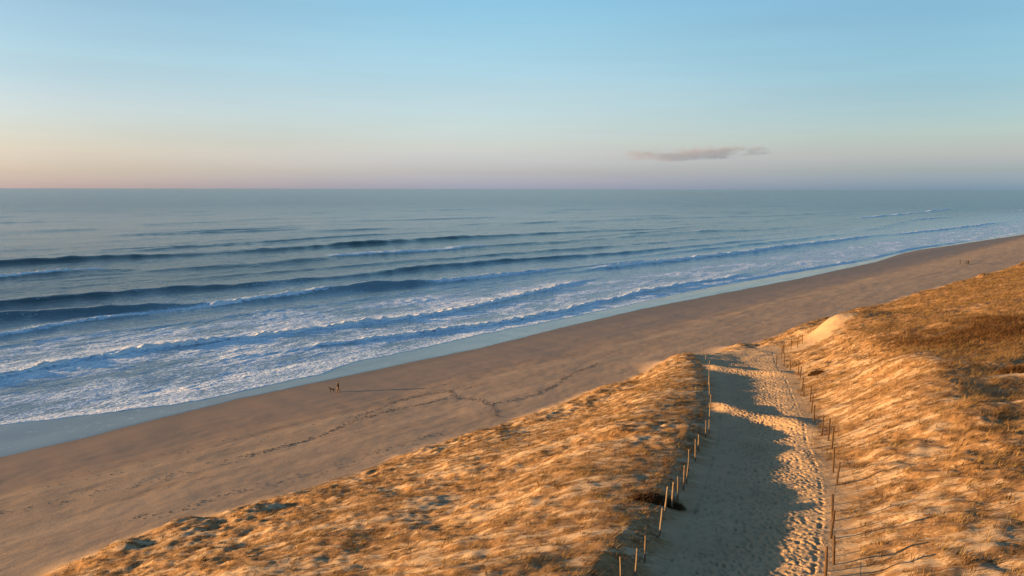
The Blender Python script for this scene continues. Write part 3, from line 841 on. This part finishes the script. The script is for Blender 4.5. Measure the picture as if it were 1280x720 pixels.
# ------------------------------------------------------------------ wrack line on the beach
M_WRACK = flat_mat('dark_wrack', (0.055, 0.032, 0.02), 0.9, 0.5)
def build_wrack():
    r = random.Random(9)
    lines = [([(-52, 56), (-44, 61.5), (-38.2, 65.2), (-33.8, 69), (-30.3, 72.6)], 0.30, 1.0), ([(-30.3, 72.6), (-27.4, 74.4), (-24.6, 77.3), (-21.8, 81.1), (-20.5, 84.2), (-17.2, 88.4), (-12.3, 91.7), (-9.2, 94.6)], 1.1, 0.45),
             ([(-20.8, 85.3), (-16.1, 94.0), (-11.9, 97.6), (-7.8, 98.9), (-4.9, 101.9)], 0.7, 0.8), ([(-9.0, 98.5), (-8.0, 94.5), (-4.5, 92.7), (-2.7, 89.5), (-1.5, 84.3)], 1.1, 0.5),
             ([(-2.7, 90.3), (1.1, 92.5), (4.0, 94.5), (6.6, 99.9), (8.9, 105.0), (15, 114)], 0.9, 0.45), ([(15, 118), (30, 134), (52, 152), (60, 166)], 0.22, 0.9),
             ([(-34, 57), (-30.5, 58.6), (-28.8, 60.5), (-24, 64.5)], 0.45, 0.5), ([(-24, 64), (-20.5, 66), (-14, 73), (-8, 79)], 0.35, 0.7),
             ([(-48, 66), (-36, 76), (-26, 86), (-14, 100), (4, 118)], 0.16, 1.6)]
    V, F = [], []
    for P, dn, sp in lines:
        for (x0, y0), (x1, y1) in zip(P[:-1], P[1:]):
            L = math.hypot(x1 - x0, y1 - y0)
            for _ in range(int(L * dn * 26)):
                t = r.random()
                clump = 0.5 + 0.5 * math.sin(7 * (x0 + t * (x1 - x0)) * 0.7) * math.sin(3.1 * (y0 + t * (y1 - y0)) * 0.5)
                if r.random() > 0.3 + 0.7 * clump ** 1.5: continue
                wx_ = 0.9 * math.sin(x0 + t * (x1 - x0) * 1.3) * sp; x = x0 + t * (x1 - x0) + r.gauss(0, sp * (0.25 + 0.7 * clump)) + wx_ * .3; y = y0 + t * (y1 - y0) + r.gauss(0, sp * (0.25 + 0.7 * clump)) - wx_ * .3
                l_, w_, h_ = r.uniform(0.05, 0.26), r.uniform(0.02, 0.07), r.uniform(0.012, 0.045)
                a_ = r.uniform(0, 3.1416)
                V.append((x, y, l_, w_, h_, a_))
    A = np.array(V)
    z = terrain(A[:, 0], A[:, 1])
    ca, sa = np.cos(A[:, 5]), np.sin(A[:, 5])
    co = []
    for sx, sy, sz in ((-1, -1, 0), (1, -.6, 0), (1, .7, 0), (-1, 1, 0), (-.6, -.5, 1), (.7, -.3, 1), (.6, .4, 1), (-.7, .5, 1)):
        px, py = sx * A[:, 2] / 2, sy * A[:, 3] / 2
        co.append(np.stack([A[:, 0] + ca * px - sa * py, A[:, 1] + sa * px + ca * py, z - 0.01 + sz * (A[:, 4] + 0.01)], -1))
    co = np.stack(co, 1).reshape(-1, 3)
    k = (np.arange(len(A)) * 8)[:, None, None]
    f = (k + np.array([[4, 5, 6, 7], [0, 1, 5, 4], [1, 2, 6, 5], [2, 3, 7, 6], [3, 0, 4, 7]])[None]).reshape(-1, 4)
    me = bpy.data.meshes.new('seaweed_wrack')
    me.vertices.add(len(co)); me.vertices.foreach_set('co', co.astype(np.float32).ravel())
    me.loops.add(f.size); me.loops.foreach_set('vertex_index', f.astype(np.int32).ravel())
    me.polygons.add(len(f)); me.polygons.foreach_set('loop_start', np.arange(0, f.size, 4, dtype=np.int32))
    me.update(calc_edges=True); me.materials.append(M_WRACK)
    o = bpy.data.objects.new('seaweed_wrack', me); COL.objects.link(o)
    tag(o, 'dark broken wrack and twigs strewn in lines along the upper beach', 'wrack', kind='stuff')
    print('wrack', len(A))
build_wrack()

# ------------------------------------------------------------------ pale stone on the dune
def stone(label, x, y, s, mat, seed):
    r = np.random.default_rng(seed)
    bm = bmesh.new(); bmesh.ops.create_icosphere(bm, subdivisions=3, radius=1.0)
    c = np.array([q.co for q in bm.verts])
    d = 1 + 0.22 * perlin(c[:, 0] * 1.3 + 5, c[:, 1] * 1.3 + c[:, 2], seed) + 0.08 * perlin(c[:, 0] * 4, c[:, 1] * 4 + c[:, 2] * 3, seed + 1)
    for q, k in zip(bm.verts, d):
        q.co *= k; q.co.x *= s; q.co.y *= s * 0.7; q.co.z = max(q.co.z, -0.5) * s * 0.55
    me = bpy.data.meshes.new('stone'); bm.to_mesh(me); bm.free(); me.materials.append(mat)
    o = bpy.data.objects.new('stone', me); COL.objects.link(o)
    o.location = (x, y, terrain1(x, y) + s * 0.12); o.rotation_euler = (0, 0, r.random() * 3)
    tag(o, label, 'stone')
stone('small pale stone lying alone on the grassy slope above the sandy bluff', 61.4, 96.0, 0.28, flat_mat('pale_stone', (0.62, 0.58, 0.52), 0.8, 0.1), 3)

# ------------------------------------------------------------------ people and dog
def skin(name, verts, edges, radii, mat, parent, sub=1):
    me = bpy.data.meshes.new(name); me.from_pydata(verts, edges, []); me.materials.append(mat); me.update()
    o = bpy.data.objects.new(name, me); COL.objects.link(o); o.parent = parent
    md = o.modifiers.new('skin', 'SKIN'); md.use_smooth_shade = True
    for i, q in enumerate(me.skin_vertices[0].data):
        rr = radii[i]; q.radius = rr if isinstance(rr, tuple) else (rr, rr); q.use_root = (i == 0)
    ss = o.modifiers.new('smooth', 'SUBSURF'); ss.levels = sub; ss.render_levels = sub
    return o

SKINM = flat_mat('skin', (0.42, 0.26, 0.18), 0.6, 0.08); HAIRM = flat_mat('dark_hair', (0.03, 0.02, 0.015), 0.7)
def person(label, group, x, y, rz, jacket, trousers, stride=0.0, height=1.74, girth=1.0):
    z = terrain1(x, y)
    root = empty('person', (x, y, z), rz); tag(root, label, 'person', group)
    s = height / 1.74
    root.scale = (s * girth, s * girth, s)
    st = stride
    V = [(0, 0, .95), (0, 0, 1.14), (0, .01, 1.35), (0, 0, 1.48), (0, .015, 1.55), (0, .025, 1.62), (0, .015, 1.695), (0, .115, 1.615)]
    Rr = [(.145, .105), (.13, .10), (.16, .11), .052, .062, (.082, .092), .068, .014]
    E_ = [(0, 1), (1, 2), (2, 3), (3, 4), (4, 5), (5, 6), (5, 7)]
    JV, JR, JE = [V[2], V[1], (0, 0, .96), (0, 0, .82), V[3]], [(.225, .17), (.20, .16), (.205, .165), (.215, .175), .095], [(0, 1), (1, 2), (2, 3), (0, 4)]
    TV, TR, TE = [(0, 0, .90), (0, 0, 1.02)], [(.15, .13), (.15, .12)], [(0, 1)]
    for sd in (-1, 1):
        sw = st * sd
        sh = (sd * .175, 0, 1.41); el = (sd * .225, -.03 - .12 * sw, 1.14); wr = (sd * .225, .07 - .22 * sw, .92); pa = (sd * .225, .10 - .24 * sw, .86)
        b = len(V); V += [sh, el, wr, pa]; Rr += [.062, .043, .03, (.018, .038)]; E_ += [(2, b), (b, b + 1), (b + 1, b + 2), (b + 2, b + 3)]
        for k, ln in enumerate((.055, .075, .08, .072)):
            q = len(V); fy = .125 - .018 * k - .24 * sw
            V += [(sd * .225, fy, .86 - ln * .55), (sd * .215, fy + .008, .86 - ln * 1.0 - .015)]; Rr += [.009, .008]; E_ += [(b + 3, q), (q, q + 1)]
        q = len(V); V += [(sd * .205, .14 - .24 * sw, .87), (sd * .195, .155 - .24 * sw, .835)]; Rr += [.011, .009]; E_ += [(b + 3, q), (q, q + 1)]
        j = len(JV); JV += [sh, el, wr]; JR += [.105, .08, .062]; JE += [(0, j), (j, j + 1), (j + 1, j + 2)]
        hp = (sd * .09, 0, .9); kn = (sd * .10, .03 + .2 * sw, .5); an = (sd * .10, -.02 + .34 * sw - (.05 if sw < 0 else 0), .09 + (.03 if sw < 0 else 0)); to = (sd * .115, an[1] + .16, .035)
        b = len(V); V += [hp, kn, an, to]; Rr += [.09, .058, .04, .035]; E_ += [(0, b), (b, b + 1), (b + 1, b + 2), (b + 2, b + 3)]
        j = len(TV); TV += [(hp[0] * 1.1, hp[1], .76), kn, (an[0], an[1], an[2] + .01)]; TR += [.12, .10, .085]; TE += [(0, j), (j, j + 1), (j + 1, j + 2)]
        bv = [(an[0], an[1] - .03, .045), (to[0], to[1] - .04, .042), (to[0], to[1] + .02, .038)]
        skin('shoe', bv, [(0, 1), (1, 2)], [(.05, .045), (.05, .04), (.035, .03)], HAIRM, root)
    skin('body', V, E_, Rr, SKINM, root)
    skin('jacket', JV, JE, JR, jacket, root)
    skin('trousers', TV, TE, TR, trousers, root)
    bm = bmesh.new(); bmesh.ops.create_icosphere(bm, subdivisions=3, radius=1.0)
    bmesh.ops.delete(bm, geom=[q for q in bm.verts if (q.co.y > 0.25 and q.co.z < 0.35) or q.co.z < -0.75], context='VERTS')
    for q in bm.verts: q.co = Vector((q.co.x * .088, q.co.y * .105 + .01, q.co.z * .10 + 1.652))
    me = bpy.data.meshes.new('hair'); bm.to_mesh(me); bm.free(); me.materials.append(HAIRM)
    ho = bpy.data.objects.new('hair', me); COL.objects.link(ho); ho.parent = root
    hs = ho.modifiers.new('thick', 'SOLIDIFY'); hs.thickness = 0.012
    for sd in (-1, 1):
        e_ = mesh_obj('eye', *tube([(sd * .03, .085, 1.64), (sd * .03, .102, 1.64)], [.011, .008], 6), HAIRM, root)
    return root
def cloth(n, c): return flat_mat(n, c, 0.9, 0.2, 14)
DARKJ, BRNJ, NAVY = cloth('charcoal_cloth', (0.022, 0.02, 0.02)), cloth('brown_cloth', (0.07, 0.035, 0.02)), cloth('navy_cloth', (0.02, 0.025, 0.05))
TAN, GREY = cloth('tan_cloth', (0.15, 0.105, 0.075)), cloth('dark_grey_cloth', (0.04, 0.04, 0.045))
person('person in a dark brown jacket and tan trousers walking a dog by the wet sand', None, -26.5, 100.9, math.radians(100), BRNJ, TAN, 0.5, 1.72)
GR = 'people standing together on the far beach'
person('person in charcoal clothes standing a little apart from the pair on the beach', None, 182.6, 276.6, math.radians(-95), DARKJ, GREY, 0.15, 1.76, 1.2)
person('taller person in navy jacket close beside a companion on the far beach', None, 183.6, 274.6, math.radians(70), NAVY, GREY, 0.1, 1.86, 1.2)
person('shorter person in brown jacket close beside the taller navy one', None, 184.5, 274.4, math.radians(110), BRNJ, DARKJ, 0.1, 1.74, 1.2)

def dog(label, x, y, rz):
    z = terrain1(x, y); root = empty('dog', (x, y, z), rz); tag(root, label, 'dog')
    V = [(0, -.02, .50), (0, .22, .49), (0, .32, .54), (0, .42, .64), (0, .49, .70), (0, .56, .69), (0, .65, .665), (0, -.24, .52), (0, -.32, .53), (0, -.44, .60), (0, -.54, .70)]
    Rr = [(.085, .095), (.105, .135), (.095, .11), .065, (.062, .065), .045, .028, (.09, .10), .06, .02, .012]
    E_ = [(0, 1), (1, 2), (2, 3), (3, 4), (4, 5), (5, 6), (0, 7), (7, 8), (8, 9), (9, 10)]
    for sd in (-1, 1):
        b = len(V); f = .06 * sd
        V += [(sd * .08, .27, .40), (sd * .08, .24 + f, .24), (sd * .08, .26 + f * 1.5, .05), (sd * .08, .31 + f * 1.5, .025)]; Rr += [.055, .034, .024, .026]
        E_ += [(1, b), (b, b + 1), (b + 1, b + 2), (b + 2, b + 3)]
        b = len(V)
        V += [(sd * .085, -.26, .42), (sd * .085, -.20 - f, .33), (sd * .085, -.34 - f, .20), (sd * .085, -.32 - f, .045), (sd * .085, -.27 - f, .025)]; Rr += [.075, .05, .026, .022, .026]
        E_ += [(7, b), (b, b + 1), (b + 1, b + 2), (b + 2, b + 3), (b + 3, b + 4)]
        b = len(V); V += [(sd * .055, .46, .77), (sd * .07, .44, .80)]; Rr += [.026, .012]; E_ += [(4, b), (b, b + 1)]
    skin('body', V, E_, Rr, HAIRM, root)
    skin('collar', [(0, .385, .655), (0, .40, .64), (0, .415, .628)], [(0, 1), (1, 2)], [.074, .075, .073], cloth('red_cloth', (0.25, 0.03, 0.02)), root)
dog('black dog standing on the sand beside the walker in tan trousers', -27.5, 101.2, math.radians(80))

# ------------------------------------------------------------------ clouds
def cloud(label, px, py, pz, sx, sy, sz, dens, nscale, seed, col, tilt):
    bm = bmesh.new(); bmesh.ops.create_icosphere(bm, subdivisions=4, radius=1.0)
    for q in bm.verts:
        c = q.co.copy()
        k = 1 + 0.25 * float(perlin(np.array([c.x * 3.1 + seed]), np.array([c.z * 2 + c.y * 2]), seed)[0])
        q.co = Vector((c.x * sx, c.y * sy * k, c.z * sz * k * (1.0 if c.z > 0 else 0.6)))
    me = bpy.data.meshes.new('cloud'); bm.to_mesh(me); bm.free()
    t = NT('cloud_vapour')
    oc = t.n.new('ShaderNodeTexCoord').outputs['Object']
    nm = t.mapping(oc, (1 / sx, 1 / sy, 1 / sz))
    ln = t.n.new('ShaderNodeVectorMath'); ln.operation = 'LENGTH'; t.link(nm, ln.inputs[0])
    fall = t.math('SUBTRACT', 1.0, ln.outputs['Value'])
    nz = t.noise(t.mapping(oc, (nscale, nscale, nscale * 2.6)), 1.0, 5, 0.6)
    f = t.math('ADD', t.math('MULTIPLY', fall, 1.0), t.math('MULTIPLY', t.math('SUBTRACT', nz, 0.56), 3.2))
    d = t.math('MULTIPLY', t.math('MULTIPLY', f, 2.0, clamp=True), dens)
    pv = t.n.new('ShaderNodeVolumePrincipled')
    pv.inputs['Color'].default_value = (*col, 1); pv.inputs['Anisotropy'].default_value = 0.2
    t.link(d, pv.inputs['Density'])
    t.link(pv.outputs[0], t.out.inputs['Volume'])
    t.m.cycles.volume_step_rate = 2.0 if hasattr(t.m, 'cycles') and hasattr(t.m.cycles, 'volume_step_rate') else 1.0
    me.materials.append(t.m)
    o = bpy.data.objects.new('cloud', me); COL.objects.link(o); o.location = (px, py, pz); o.rotation_euler = (0, math.radians(tilt), 0)
    tag(o, label, 'cloud')
cloud('soft grey-mauve wisp of cloud with a flat base low over the sea', 2300, 9000, 474, 1200, 340, 125, 0.0022, 0.0036, 8, (0.44, 0.49, 0.66), -2.2)
